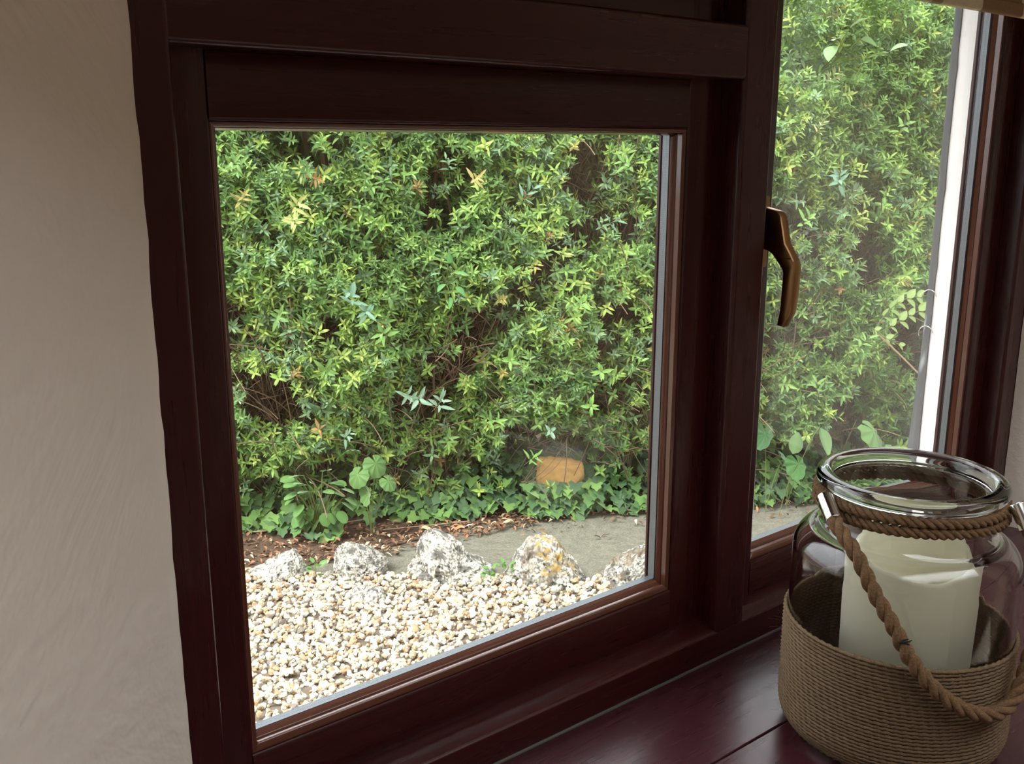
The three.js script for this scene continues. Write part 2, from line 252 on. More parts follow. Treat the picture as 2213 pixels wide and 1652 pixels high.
// ------------------------------------------------------------------ the jar and its candle
const JX = 0.801, JZ = 0.1867;
{
  const jar = tag(group('glass_lantern_jar'), 'round clear glass jar on the windowsill, wrapped in jute twine with a thick rope handle', 'jar');
  jar.position.set(JX, Y(-0.5404), JZ);
  const B = 0.5404;                                                // heights below are relative to the eye; B brings them to the base
  const h = (y) => y + B;
  const pr = [[0, 0.004], [0.05, 0.003], [0.066, 0.0006], [0.072, 0.0003], ...arc(0.0705, 0.028, 0.0277, -80, 0, 8), [0.0983, 0.06], [0.0985, 0.11], [0.0983, h(-0.366)],
    ...arc(0.0713, h(-0.362), 0.027, 8, 62, 9), ...arc(0.0925, h(-0.321), 0.020, 232, 182, 5), [0.0722, h(-0.303)], [0.0735, h(-0.297)], ...Array.from({ length: 23 }, (_, i) => { const a = lerp(-80, 200, i / 22) * Math.PI / 180, c = Math.cos(a), q = Math.sin(a); return [0.0744 + 0.0073 * Math.sign(c) * Math.pow(Math.abs(c), 0.72), h(-0.2899) + 0.0066 * Math.sign(q) * Math.pow(Math.abs(q), 0.8)]; }), [0.0690, h(-0.299)], [0.0692, h(-0.312)],
    ...arc(0.0901, h(-0.3222), 0.0210, 178, 228, 5), ...arc(0.0707, h(-0.3610), 0.0253, 60, 4, 9), [0.0960, h(-0.372)], [0.0962, 0.11], [0.0960, 0.05], ...arc(0.0705, 0.031, 0.0255, 0, -80, 7), [0.06, 0.0078], [0.0, 0.0082]];
  let g = new THREE.LatheGeometry(pr.map(([r, y]) => new THREE.Vector2(Math.max(r, 0), y)), 128);
  const glass = new THREE.MeshPhysicalMaterial({ color: 0xffffff, transmission: 1, thickness: 0.0035, roughness: 0, ior: 1.5, attenuationColor: new THREE.Color(0.82, 0.9, 0.86), attenuationDistance: 0.03 });
  mesh('glass_body', g, glass, jar);
  { // twine coil
    const y0 = 0.0085, y1 = h(-0.4215), pitch = 0.0034, turns = Math.round((y1 - y0) / pitch), per = 420, n = turns * per, sides = 6, pos = [], idx = [], uv = [], R0 = rng(3);
    const rad = (y) => y < 0.028 ? 0.0705 + Math.sqrt(Math.max(0, 0.0277 ** 2 - (0.028 - y) ** 2)) : 0.0985;
    for (let i = 0; i <= n; i++) {
      const a = (i / per) * 2 * Math.PI, f = i / n, y = lerp(y0, y1, f) + 0.0006 * N(a * 0.9, Math.floor(i / per) * 3.3), r = rad(y) + 0.0019 + 0.0004 * N(a * 2.1, i / per * 1.7);
      for (let k = 0; k < sides; k++) {
        const b = (k / sides) * 2 * Math.PI, w = 0.00185 * (1 + 0.30 * Math.cos(2 * (b - i * 0.62)) + 0.14 * N(i * 0.31, k)), rr = r + w * Math.cos(b);
        pos.push(rr * Math.cos(a), y + w * Math.sin(b) * 1.02, rr * Math.sin(a)); uv.push(i * 0.09, k / sides);
      }
    }
    for (let i = 0; i < n; i++) for (let k = 0; k < sides; k++) { const a = i * sides + k, b = i * sides + (k + 1) % sides; idx.push(a, a + sides, b, b, a + sides, b + sides); }
    const tg = new THREE.BufferGeometry(); tg.setAttribute('position', new THREE.Float32BufferAttribute(pos, 3)); tg.setAttribute('uv', new THREE.Float32BufferAttribute(uv, 2)); tg.setIndex(idx); tg.computeVertexNormals();
    mesh('twine_wrap', tg, M.jute, jar);
  }
  for (const [y, R, ph] of [[h(-0.3018), 0.0785, 0], [h(-0.3108), 0.0790, 1.1]]) {
    const pts = Array.from({ length: 40 }, (_, i) => { const a = (i / 40) * 2 * Math.PI; return V3(R * Math.cos(a), y + 0.0006 * Math.sin(a * 3 + ph), R * Math.sin(a)); });
    mesh('neck_rope', rope(pts, 0.0052, 0.022, 3, true), M.rope, jar);
  }
  const cyl = (deg, r, y) => V3(r * Math.cos(deg * Math.PI / 180), h(y), r * Math.sin(deg * Math.PI / 180));
  const path = [[-158.5, 0.0885, -0.3005], [-170.5, 0.0955, -0.3090], [-179, 0.102, -0.3150], [172.2, 0.108, -0.3255], [161.4, 0.1115, -0.356], [152.8, 0.113, -0.381], [145.3, 0.114, -0.4065], [136, 0.1145, -0.4288], [125.9, 0.115, -0.4452], [113.2, 0.1155, -0.4562], [102, 0.1155, -0.4574], [93.4, 0.1155, -0.448], [87, 0.1155, -0.428], [81, 0.1145, -0.395], [79, 0.112, -0.355], [77.8, 0.102, -0.318], [75, 0.0895, -0.298]].map((p) => cyl(...p));
  mesh('handle_rope', rope(path, 0.0068, 0.040, 3, false, 420, 10), M.rope, jar);
  for (const [a, b] of [[[-156, 0.0868, -0.2985], [-172.5, 0.0968, -0.3105]], [[74, 0.0868, -0.2935], [77.5, 0.0985, -0.3125]]]) {
    const A = cyl(...a), Bv = cyl(...b), dir = Bv.clone().sub(A), L = dir.length();
    const fg = new THREE.LatheGeometry([[0.0001, 0], [0.0062, 0], [0.0073, 0.0012], [0.0073, L - 0.001], [0.0068, L], [0.0001, L]].map(([x, y]) => new THREE.Vector2(x, y)), 32);
    fg.applyQuaternion(new THREE.Quaternion().setFromUnitVectors(V3(0, 1, 0), dir.clone().normalize())); fg.translate(A.x, A.y, A.z);
    const f = mesh('ferrule', fg, M.chrome, jar); f.userData.label = 'chrome ferrule crimped on the end of the rope handle';
  }
  { // a frayed fibre standing off the rope
    const base = cyl(150.2, 0.121, -0.3905), pts = [];
    const R = rng(12); for (let i = 0; i < 6; i++) { const d = V3(0.012 + R() * 0.006, -0.004 + R() * 0.011, 0.006 + R() * 0.008).multiplyScalar(0.5); const c = new THREE.QuadraticBezierCurve3(base, base.clone().addScaledVector(d, 0.5).add(V3(0, 0.003 * (R() - 0.5), 0)), base.clone().add(d)); pts.push(new THREE.TubeGeometry(c, 6, 0.00045, 4)); }
    mesh('frayed_fibre', mergeGeometries(pts), M.dark, jar);
  }
  { // loose hairs on the twine
    const R = rng(77), gs = [];
    for (let i = 0; i < 150; i++) { const a = 80 + R() * 170, y = -0.53 + R() * 0.11, p = cyl(a, 0.1035, y), o = V3(p.x, 0, p.z).normalize(), q = p.clone().addScaledVector(o, 0.003 + R() * 0.005).add(V3((R() - 0.5) * 0.012, (R() - 0.4) * 0.008, (R() - 0.5) * 0.012)); gs.push(new THREE.TubeGeometry(new THREE.QuadraticBezierCurve3(p, p.clone().lerp(q, 0.5).addScaledVector(o, 0.002), q), 4, 0.00012, 3)); }
    const hm = mesh('loose_hairs', mergeGeometries(gs), M.jute, jar); hm.userData.kind = 'stuff';
  }
}
{
  const c = tag(group('pillar_candle'), 'ivory pillar candle with a melted wavy top standing inside the glass jar', 'candle');
  c.position.set(JX + 0.0038, Y(-0.5320), JZ + 0.0070);
  const toCam = 151.6 * Math.PI / 180, H = 0.532;
  const key = [[0, -0.3640], [22, -0.3650], [45, -0.3600], [66, -0.3525], [80, -0.3560], [96, -0.3740], [112, -0.3760], [126, -0.3560], [142, -0.3390], [165, -0.3360], [180, -0.3355], [200, -0.3370], [222, -0.3420], [238, -0.3600], [252, -0.3720], [266, -0.3640], [284, -0.3520], [310, -0.3540], [338, -0.3600], [360, -0.3625]];
  const top = (deg) => { deg = ((deg % 360) + 360) % 360; let i = 0; while (key[i + 1][0] < deg) i++; const t = (deg - key[i][0]) / (key[i + 1][0] - key[i][0]); return lerp(key[i][1], key[i + 1][1], t * t * (3 - 2 * t)) + H; };
  const prof = (t) => [[0, 0], [0.05, 0], [0.0555, 0.0006], [0.0565, 0.003], [0.0568, 0.04], [0.0574, 0.08], [0.0581, 0.12], [0.0586, t - 0.008], [0.0587, t - 0.003], [0.0580, t - 0.0008], [0.0560, t], [0.0540, t - 0.0010], [0.0528, t - 0.004], [0.0520, t - 0.010], [0.0505, 0.135], [0.047, 0.118], [0.03, 0.112], [0, 0.111]];
  const n = 144, pos = [], idx = [], m = prof(0.2).length;
  for (let i = 0; i <= n; i++) { const a = (i / n) * 2 * Math.PI, deg = (toCam - a) * 180 / Math.PI, p = prof(top(deg)); for (const [r, y] of p) { const w = r * (1 + 0.004 * N(Math.cos(a) * 3, y * 40, Math.sin(a) * 3)); pos.push(w * Math.cos(a), y, w * Math.sin(a)); } }
  for (let i = 0; i < n; i++) for (let j = 0; j < m - 1; j++) { const a = i * m + j, b = a + m; idx.push(a, a + 1, b, a + 1, b + 1, b); }
  let g = new THREE.BufferGeometry(); g.setAttribute('position', new THREE.Float32BufferAttribute(pos, 3)); g.setIndex(idx); g = mergeVertices(g, 1e-6); g.computeVertexNormals();
  mesh('wax_body', g, new THREE.MeshPhysicalMaterial({ color: new THREE.Color(0.95, 0.91, 0.70), roughness: 1, transmission: 0.2, thickness: 0, clearcoat: 0.25, clearcoatRoughness: 0.4 }), c);
  const fl = new THREE.LatheGeometry([[0.0001, 0], [0.004, 0.002], [0.0052, 0.007], [0.0035, 0.014], [0.0006, 0.021], [0.0001, 0.0212]].map(([x, y]) => new THREE.Vector2(x, y)), 20); fl.translate(0, 0.111, 0);
  mesh('imitation_flame', fl, new THREE.MeshPhysicalMaterial({ color: new THREE.Color(0.8, 0.7, 0.45), roughness: 0.4 }), c);
}

// ------------------------------------------------------------------ outside: house wall, ground, path
{
  structure(mesh('wall_exterior', box(1.50, 2.1, -0.05, 3.2, OUT + 0.0008, -0.0495, 0.004), M.render), 'white rendered outer wall at the right of the window');
  // dark grey painted strip down the wall's outer corner with an uneven edge, flaring at the foot
  const rows = 150, sg = [], col = [], idx = [];
  for (let r = 0; r <= rows; r++) {
    const y = lerp(0, 3.0, r / rows), e = -0.1832 + 0.0008 * N(y * 14, 2) + 0.0012 * (N(y * 47, 5) > 0.25 ? 1 : 0) + 0.0005 * N(y * 90, 9), fl = 0.075 * Math.pow(clamp((1.04 - y) / 1.04, 0, 1), 1.5), o = OUT - fl * 0.9 - 0.0005;
    const xs = [[1.497, e], [1.4965, e - 0.001], [1.4965 - fl * 0.15, lerp(e, o, 0.6)], [1.4965 - fl * 0.3, o], [1.56, o - 0.001], [1.56, e]];
    for (const [x, z] of xs) { sg.push(x, y, z); const s = N(y * 60, z * 400, 3) > 0.52 && y < 1.1 ? 4.5 : 1 + 0.35 * N(y * 20, z * 200); col.push(s, s, s); }
  }
  for (let r = 0; r < rows; r++) for (let k = 0; k < 6; k++) { const a = r * 6 + k, b = r * 6 + (k + 1) % 6; idx.push(a, a + 6, b, b, a + 6, b + 6); }
  const g = new THREE.BufferGeometry(); g.setAttribute('position', new THREE.Float32BufferAttribute(sg, 3)); g.setAttribute('color', new THREE.Float32BufferAttribute(col, 3)); g.setIndex(idx);
  const tr = structure(mesh('trim_1', toCreasedNormals(g, 0.7), M.slateBand), 'dark grey strip down the outer corner of the white wall');
  for (const y of [1.067, 1.008]) { const t = new THREE.TorusGeometry(0.012, 0.0008, 6, 24, Math.PI * 1.1); t.rotateY(Math.PI / 2); t.rotateX(-0.5); t.translate(1.4955, y, -0.189); mesh('wire_clip', t, M.chrome, tr); }
}
const groundT = tex(512, 512, (u, v) => { const s = ring(u, v, 3, 3) * 0.25 + ring(u, v, 14, 14, 3) * 0.35 + ring(u, v, 45, 45, 6) * 0.5, k = 0.5 + 0.22 * s, fl = ring(u, v, 60, 60, 11) > 0.42 ? 0.22 : 0; return [k + fl, k * 0.99 + fl, k * 0.9 + fl * 0.85]; });
const soilT = tex(256, 256, (u, v) => { const s = ring(u, v, 9, 9) * 0.4 + ring(u, v, 30, 30, 4) * 0.5, k = 0.30 + 0.18 * s; return [k * 1.12, k * 0.88, k * 0.68]; });
function ground(name, poly, y, th, m, div) {                         // a slab from its outline in plan
  const s = new THREE.Shape(poly.map(([x, z]) => new THREE.Vector2(x, -z))), g = new THREE.ExtrudeGeometry(s, { depth: th, bevelEnabled: false }); g.rotateX(-Math.PI / 2); g.translate(0, y - th, 0);
  return structure(mesh(name, metreUV(g), m));
}
const rockLine = (x) => -2.035 + 0.885 * (x - 1.19);                 // where gravel meets the path
const hedgePt = (u, v) => [1.26 + 0.8763 * u + 0.4818 * v, -2.46 + 0.4818 * u - 0.8763 * v];
ground('ground', [[-30, 30], [30, 30], [30, -30], [-30, -30]], -0.03, 0.5, new THREE.MeshStandardMaterial({ color: 0xffffff, map: rep(soilT, 1.5, 1.5), roughness: 1 }));
{
  const e = [], R = rng(9); for (let i = 0; i <= 60; i++) { const u = lerp(-3, 5, i / 60), [x, z] = hedgePt(u, 0.25); e.push([x, z]); }
  ground('path', [...e, [8, -0.193], [2.1, -0.193], [2.1, 0.2], [-4, -0.3], [-4, -5]].map((p) => p), 0, 0.03, new THREE.MeshStandardMaterial({ color: new THREE.Color(0.73, 0.72, 0.66), map: rep(groundT, 1.6, 1.6), roughness: 0.95, bumpMap: rep(groundT, 1.6, 1.6), bumpScale: 0.004 }));
  ground('ground_soil_strip', [[-2, -4.6], ...Array.from({ length: 41 }, (_, i) => { const u = lerp(-2.6, 4, i / 40), p = hedgePt(u, -0.33 + 0.28 * sstep(u, 0.15, 0.95) + 0.035 * N(u * 4, 6)); return p; }), ...[[4, 0.9], [-2.6, 0.9]].map(([u, v]) => hedgePt(u, v))], 0.006, 0.02, new THREE.MeshStandardMaterial({ color: 0xffffff, map: rep(soilT, 3, 3), roughness: 1, bumpMap: rep(soilT, 3, 3), bumpScale: 0.02 }));
}

// ------------------------------------------------------------------ rocks
function rockGeo(seed, sil, depth, detail, amp, tint) {
  const Q = rng(seed * 101 + 7), planes = Array.from({ length: 26 }, () => { const n = V3(Q() * 2 - 1, Q() * 2 - 1, Q() * 2 - 1).normalize(); return [n, 0.86 + Q() * 0.13]; }), dv = V3(0, 0, 0);              // sil: [[angle deg, radius]] outline seen from the front, y up from the foot
  const g0 = mergeVertices(new THREE.IcosahedronGeometry(1, detail).deleteAttribute('normal').deleteAttribute('uv'), 1e-5), p = g0.attributes.position, col = [];
  const R = (deg) => { deg = ((deg % 360) + 360) % 360; let i = sil.length - 1; while (i > 0 && sil[i][0] > deg) i--; if (sil[i][0] > deg) i = sil.length - 1; const a = sil[i], b = sil[(i + 1) % sil.length], span = ((b[0] - a[0]) + 360) % 360 || 360, t = ((deg - a[0]) + 360) % 360 / span; return lerp(a[1], b[1], t * t * (3 - 2 * t)); };
  for (let i = 0; i < p.count; i++) {
    const x = p.getX(i), y = p.getY(i), z = p.getZ(i), r = R(Math.atan2(y, x) * 180 / Math.PI), s = seed * 11.7;
    const big = fbm(x * 1.6 + s, y * 1.6, z * 1.6, 3), pit = fbm(x * 6 + s, y * 6, z * 6, 4), fine = fbm(x * 24 + s, y * 24, z * 24, 3), ridge = 1 - Math.abs(N(x * 3.1 + s, y * 3.1, z * 3.1)) * 2;
    dv.set(x, y, z).normalize(); let cut = 1.01; for (const [n, d] of planes) { const c = n.dot(dv); if (c > 0.3) cut = Math.min(cut, d / c); }
    const k = cut * (1 + amp * (0.08 * big + 0.06 * pit + 0.018 * fine - (pit > 0.3 ? (pit - 0.3) * 0.4 : 0)));
    p.setXYZ(i, x * r * k, y * r * k, z * depth * k);
    const c = tint(x, y, z, pit, fine, s); col.push(...c);
  }
  g0.setAttribute('color', new THREE.Float32BufferAttribute(col, 3)); g0.computeVertexNormals(); return g0;
}
const rockMat = new THREE.MeshStandardMaterial({ color: 0xffffff, vertexColors: true, roughness: 0.95 });
const limestone = (dark = 1, lichen = 0, brown = 0) => (x, y, z, p0, f0, s) => {
  const pit = fbm(x * 5 + s + 40, y * 5 - 13, z * 5 + 21, 4), fine = fbm(x * 23 - s, y * 23 + 31, z * 23 + 8, 3);
  let c = new THREE.Color(0.36, 0.345, 0.29).multiplyScalar(dark * clamp(0.92 + 0.75 * pit + 1.5 * fine, 0.14, 2.2));
  const pale = fbm(x * 4 + s, y * 4 + 9, z * 4, 3); if (pale > 0.2) c.lerp(new THREE.Color(0.60, 0.59, 0.53), clamp((pale - 0.2) * 3, 0, 0.8) * clamp(0.7 + fine * 1.5, 0.1, 1));
  const bl = fbm(x * 3 - s, y * 3, z * 3 + 4, 3); if (bl > 0.22) c.lerp(new THREE.Color(0.07, 0.068, 0.06), clamp((bl - 0.15) * 3, 0, 0.8));
  if (brown && fbm(x * 2.3, y * 2.3 + s, z * 2, 2) > 0.05) c.lerp(new THREE.Color(0.17, 0.115, 0.06), brown);
  if (lichen && y > 0.35 && x > -0.15 && fbm(x * 6 + 3, y * 6, z * 6 + s, 2) > 0.12) c.lerp(new THREE.Color(0.36, 0.235, 0.05), 0.7);
  return [c.r, c.g, c.b];
};
{
  const toCam = Math.atan2(0 - 1.6, 0.62 + 1.74);                   // the stones' fronts face the window
  const set = [
    ['pale low sloping limestone rock, leftmost of the row beyond the gravel', 1.205, -2.035, 0.01, [[0, 0.068], [16, 0.070], [52, 0.082], [72, 0.084], [84, 0.070], [120, 0.060], [153, 0.072], [176, 0.112], [270, 0.05], [345, 0.068]], 0.075, 1, limestone(1.05), 0.9],
    ['round lumpy limestone rock with a pitted grey top, second from the left', 1.402, -1.915, 0.01, [[0, 0.086], [20, 0.085], [47, 0.080], [73, 0.088], [97, 0.094], [119, 0.102], [137, 0.098], [175, 0.086], [270, 0.05], [330, 0.08]], 0.09, 2, limestone(0.9), 1],
    ['largest limestone rock, with a tall off-centre peak and long right flank', 1.612, -1.735, 0.005, [[4, 0.138], [19, 0.122], [45, 0.093], [73, 0.106], [90, 0.120], [108, 0.147], [117, 0.148], [132, 0.137], [155, 0.122], [175, 0.128], [270, 0.06], [345, 0.13]], 0.10, 3, limestone(0.98), 0.9],
    ['pyramid-shaped limestone rock with orange lichen on its top', 1.825, -1.535, 0.0, [[2, 0.130], [19, 0.124], [44, 0.121], [63, 0.128], [78, 0.139], [93, 0.141], [102, 0.139], [121, 0.117], [155, 0.112], [178, 0.124], [270, 0.06], [340, 0.12]], 0.10, 4, limestone(0.98, 1, 0.3), 0.85],
    ['brownish dark rock cut off by the right edge of the square pane', 2.008, -1.325, 0.0, [[0, 0.17], [28, 0.17], [52, 0.164], [67, 0.142], [80, 0.116], [102, 0.096], [135, 0.092], [158, 0.095], [180, 0.095], [270, 0.06], [335, 0.15]], 0.10, 5, limestone(0.68, 0, 0.5), 0.95],
    ['small grey stone half buried in the middle of the gravel', 1.315, -1.73, 0.004, [[0, 0.062], [45, 0.055], [90, 0.040], [135, 0.05], [180, 0.06], [270, 0.04]], 0.05, 6, limestone(0.95), 1.1],
  ];
  for (const [label, x, z, y, sil, d, seed, tint, amp] of set) { const f = [0, 1.0, 1.0, 0.98, 1.02, 1.05, 1.0][seed], m = mesh('rock', rockGeo(seed, sil.map(([a, q]) => [a, q * f]), d, seed === 6 ? 16 : 40, amp, tint), rockMat); m.position.set(x, y, z); m.rotation.y = Math.PI + toCam + Math.PI; tag(m, label, 'rock', 'rocks edging the gravel'); m.rotation.y = -0.665; }
  const o = mesh('sandstone_slab', rockGeo(8, [[0, 0.085], [18, 0.082], [40, 0.058], [75, 0.043], [110, 0.046], [140, 0.066], [158, 0.096], [180, 0.085], [215, 0.10], [250, 0.15], [290, 0.15], [325, 0.10]], 0.03, 18, 0.12, (x, y, z, p, f, q) => { const k = 1 + 0.3 * fbm(x * 4 + 20, y * 9 + q, z * 4, 3); return [0.47 * k, 0.26 * k, 0.085 * k]; }), rockMat);
  const [ox, oz] = hedgePt(1.125, 0.035); o.position.set(ox, 0.158, oz); o.rotation.set(-0.12, -0.665, -0.12); tag(o, 'flat orange sandstone slab standing among the ivy at the hedge foot', 'stone');
}

// ------------------------------------------------------------------ gravel
{
  const bed = structure(group('gravel_ground'), 'bed of cream and tan gravel outside the window'); 
  const base = new THREE.MeshStandardMaterial({ color: new THREE.Color(0.15, 0.12, 0.085), roughness: 1 });  // dark colour paints in the shadows of the gaps between pebbles
  const poly = [[-2, rockLine(-2) + 0.05], ...Array.from({ length: 30 }, (_, i) => { const x = lerp(-1.9, 2.95, i / 29); return [x, rockLine(x) + 0.07 + 0.03 * N(x * 5)]; }), [2.0, -0.193], [-2, -0.193]];
  const s = new THREE.Shape(poly.map(([x, z]) => new THREE.Vector2(x, -z))), bg = new THREE.ExtrudeGeometry(s, { depth: 0.01, bevelEnabled: false }); bg.rotateX(-Math.PI / 2);
  mesh('gravel_base', bg, base, bed);
  const R = rng(41), shapes = [];
  for (let k = 0; k < 8; k++) {
    const g = mergeVertices(new THREE.IcosahedronGeometry(1, 1).deleteAttribute('normal').deleteAttribute('uv'), 1e-5), p = g.attributes.position;
    for (let i = 0; i < p.count; i++) { const x = p.getX(i), y = p.getY(i), z = p.getZ(i), f = 1 + 0.50 * N(x * 1.0 + k * 7, y * 1.0, z * 1.0) + 0.34 * N(x * 2.2, y * 2.2 + k * 3, z * 2.2); p.setXYZ(i, x * f * (0.8 + (k % 3) * 0.17), y * f * 0.62, z * f * (0.95 - (k % 2) * 0.2)); }
    shapes.push(toCreasedNormals(g, 0.5));
  }
  const cols = [[0.62, 0.575, 0.47, 9], [0.55, 0.485, 0.35, 8], [0.48, 0.395, 0.255, 6], [0.39, 0.285, 0.165, 3], [0.34, 0.32, 0.275, 5], [0.19, 0.17, 0.14, 2.6], [0.40, 0.26, 0.15, 0.9], [0.70, 0.675, 0.61, 6]], total = cols.reduce((a, c) => a + c[3], 0);
  const pick = () => { let t = R() * total; for (const c of cols) { t -= c[3]; if (t < 0) { const k = 0.86 + R() * 0.28; return new THREE.Color(c[0] * k, c[1] * k, c[2] * k); } } return new THREE.Color(0.7, 0.6, 0.5); };
  const palette = Array.from({ length: 26 }, pick), mats = palette.map((c) => new THREE.MeshStandardMaterial({ color: c, roughness: 0.75 }));
  const list = [], q = new THREE.Quaternion(), e = new THREE.Euler();
  const add = (x, z, top) => {
    const near = x > 0.35 && x < 2.3, r = 0.0062 + R() * R() * 0.0078; e.set((R() - 0.5) * 2.4, R() * 6.28, (R() - 0.5) * 2.4);
    list.push({ p: V3(x, 0.012 + (top ? 0.003 + R() * 0.011 : R() * 0.005 - 0.002), z), q: new THREE.Quaternion().setFromEuler(e), s: r, k: Math.floor(R() * 8), c: Math.floor(R() * 26), top });
  };
  for (let i = 0; i < 46000; i++) { const x = lerp(0.1, 2.75, R()), z = lerp(-2.6, -0.25, R()); if (z > rockLine(x) + 0.0 + 0.10 * N(x * 4, 3)) add(x, z, i > 18000); }
  for (let i = 0; i < 260; i++) { const x = lerp(0.9, 2.2, R()); add(x, rockLine(x) + 0.03 - 0.09 * R() * R(), true); }
  camera.updateMatrixWorld(true); camera.updateProjectionMatrix();
  const v = V3(0, 0, 0), inView = (o) => { v.copy(o.p).project(camera); const X = (v.x + 1) / 2 * 2213, Yp = (1 - v.y) / 2 * 1652; return o.top && X > 535 && X < 1400 && Yp > 1240 && Yp < 1575 - (X - 545) * 0.372; };
  const dist = (o) => o.p.distanceTo(camera.position) / o.s;
  const hero = new Set(list.filter(inView).sort((a, b) => dist(a) - dist(b)).slice(0, 300));
  for (const o of hero) { const m = mesh('pebble', shapes[o.k], mats[o.c], bed); m.position.copy(o.p); m.quaternion.copy(o.q); m.scale.setScalar(o.s); }
  const restM = new THREE.MeshStandardMaterial({ color: 0xffffff, roughness: 0.75 });
  const gm = group('gravel', bed); gm.userData.kind = 'stuff';
  for (let k = 0; k < 8; k++) {
    const L = list.filter((o) => o.k === k && !hero.has(o)), im = new THREE.InstancedMesh(shapes[k], restM, L.length), m4 = new THREE.Matrix4();
    L.forEach((o, i) => { im.setMatrixAt(i, m4.compose(o.p, o.q, V3(o.s, o.s, o.s))); im.setColorAt(i, palette[o.c]); });
    im.name = 'gravel_layer'; im.userData.kind = 'stuff'; im.castShadow = im.receiveShadow = true; gm.add(im);
  }
}

// ------------------------------------------------------------------ leaves
// a leaf along +x with its upper side to +y; outline(t) gives the half width
function leafGeo(len, half, { fold = 0.25, droop = 0.25, seg = 5, outline = (t) => Math.pow(Math.sin(Math.PI * Math.pow(t, 0.82)), 0.85), stalk = 0.06, c = [1, 1, 1], rib = 1.25, wave = 0 } = {}) {
  const pos = [], col = [], idx = [];
  for (let i = 0; i <= seg; i++) {
    const t = i / seg, w = i === 0 ? 0.02 * half : i === seg ? 0.0 : half * outline(t), x = (stalk + (1 - stalk) * t) * len, y = -droop * len * t * t;
    pos.push(x, y + fold * w + wave * w * Math.sin(i * 2.1), -w, x, y, 0, x, y + fold * w - wave * w * Math.sin(i * 2.1), w);
    for (const k of [0.97, rib, 1.03]) col.push(c[0] * k, c[1] * k, c[2] * k);
    if (i) { const a = (i - 1) * 3; idx.push(a, a + 1, a + 3, a + 1, a + 4, a + 3, a + 1, a + 2, a + 4, a + 2, a + 5, a + 4); }
  }
  const g = new THREE.BufferGeometry(); g.setAttribute('position', new THREE.Float32BufferAttribute(pos, 3)); g.setAttribute('color', new THREE.Float32BufferAttribute(col, 3)); g.setIndex(idx); g.computeVertexNormals(); return g;
}
const TR = 0.32, leafMat = (extra = {}) => new THREE.MeshPhysicalMaterial({ color: 0xffffff, vertexColors: true, roughness: 1, transmission: TR, thickness: 0, clearcoat: 0.45, clearcoatRoughness: 0.42, side: THREE.DoubleSide, ...extra });
const leafM = leafMat();
const stemM = new THREE.MeshStandardMaterial({ color: new THREE.Color(0.13, 0.085, 0.045), roughness: 0.9 });
const greenStemM = new THREE.MeshStandardMaterial({ color: new THREE.Color(0.16, 0.2, 0.06), roughness: 0.8 });
const hedgeLeaves = [leafGeo(0.056, 0.0078), leafGeo(0.048, 0.0072, { droop: 0.45 }), leafGeo(0.062, 0.0075, { droop: 0.12 }), leafGeo(0.044, 0.0085, { fold: 0.4 })];
function shootSpec(R, n, L) {                                        // opposite pairs crossing along a short stem that grows along +x
  const leaves = []; const bow = 0.1 + R() * 0.25;
  for (let i = 0; i < n; i++) for (const s of [0, 1]) {
    const t = (i + 0.4) / n, x = L * t, a = (i % 2) * Math.PI / 2 + s * Math.PI + (R() - 0.5) * 0.5 + 0.35, open = lerp(1.15, 0.62, t) + (R() - 0.5) * 0.35, k = lerp(1.0, 0.72, t * t) * (0.82 + R() * 0.36);
    const dir = V3(Math.cos(open), Math.sin(open) * Math.cos(a), Math.sin(open) * Math.sin(a)), up = V3(1, 0, 0).addScaledVector(dir, -dir.x).normalize(), side = V3(0, 0, 0).crossVectors(dir, up);
    const m = new THREE.Matrix4().makeBasis(dir, up, side).setPosition(x, -bow * L * t * t, 0).scale(V3(k, k, k)); leaves.push([Math.floor(R() * 4), m, t]);
  }
  const stem = new THREE.TubeGeometry(new THREE.QuadraticBezierCurve3(V3(-0.05, 0, 0), V3(L * 0.4, 0, 0), V3(L, -bow * L, 0)), 5, 0.0011, 4);
  return { leaves, stem };
}
function tinted(g, k) { const c = g.clone(), a = c.attributes.color; for (let i = 0; i < a.count; i++) a.setXYZ(i, a.getX(i) * k[0], a.getY(i) * k[1], a.getZ(i) * k[2]); return c; }
const RS = rng(1234), specs = Array.from({ length: 9 }, (_, i) => shootSpec(RS, 4 + (i % 3), 0.045 + 0.02 * (i % 4)));
const shootGeos = specs.map((s) => {
  const parts = s.leaves.map(([k, m, t]) => tinted(hedgeLeaves[k], [lerp(0.85, 1.25, t), lerp(0.85, 1.15, t), lerp(0.95, 0.9, t)]).applyMatrix4(m));
  const st = s.stem.clone(); st.deleteAttribute('uv'); st.setAttribute('color', new THREE.Float32BufferAttribute(new Float32Array(st.attributes.position.count * 3).fill(0.9), 3)); return mergeGeometries([...parts, st]);
});
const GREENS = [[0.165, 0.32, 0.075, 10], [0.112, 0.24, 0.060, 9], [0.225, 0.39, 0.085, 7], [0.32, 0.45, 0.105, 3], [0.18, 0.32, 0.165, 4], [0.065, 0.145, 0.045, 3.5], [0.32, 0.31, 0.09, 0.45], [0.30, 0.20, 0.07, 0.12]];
function green(R, bias) { const ws = GREENS.map((g, i) => g[3] * Math.exp(-0.5 * Math.pow((i % 5) / 4 - bias, 2) / 0.16)), T = ws.reduce((a, b) => a + b); let t = R() * T; for (let i = 0; i < ws.length; i++) { t -= ws[i]; if (t < 0) { const g = GREENS[i], k = 0.82 + R() * 0.4; return new THREE.Color(g[0] * k, g[1] * k, g[2] * k); } } return new THREE.Color(0.1, 0.2, 0.05); }
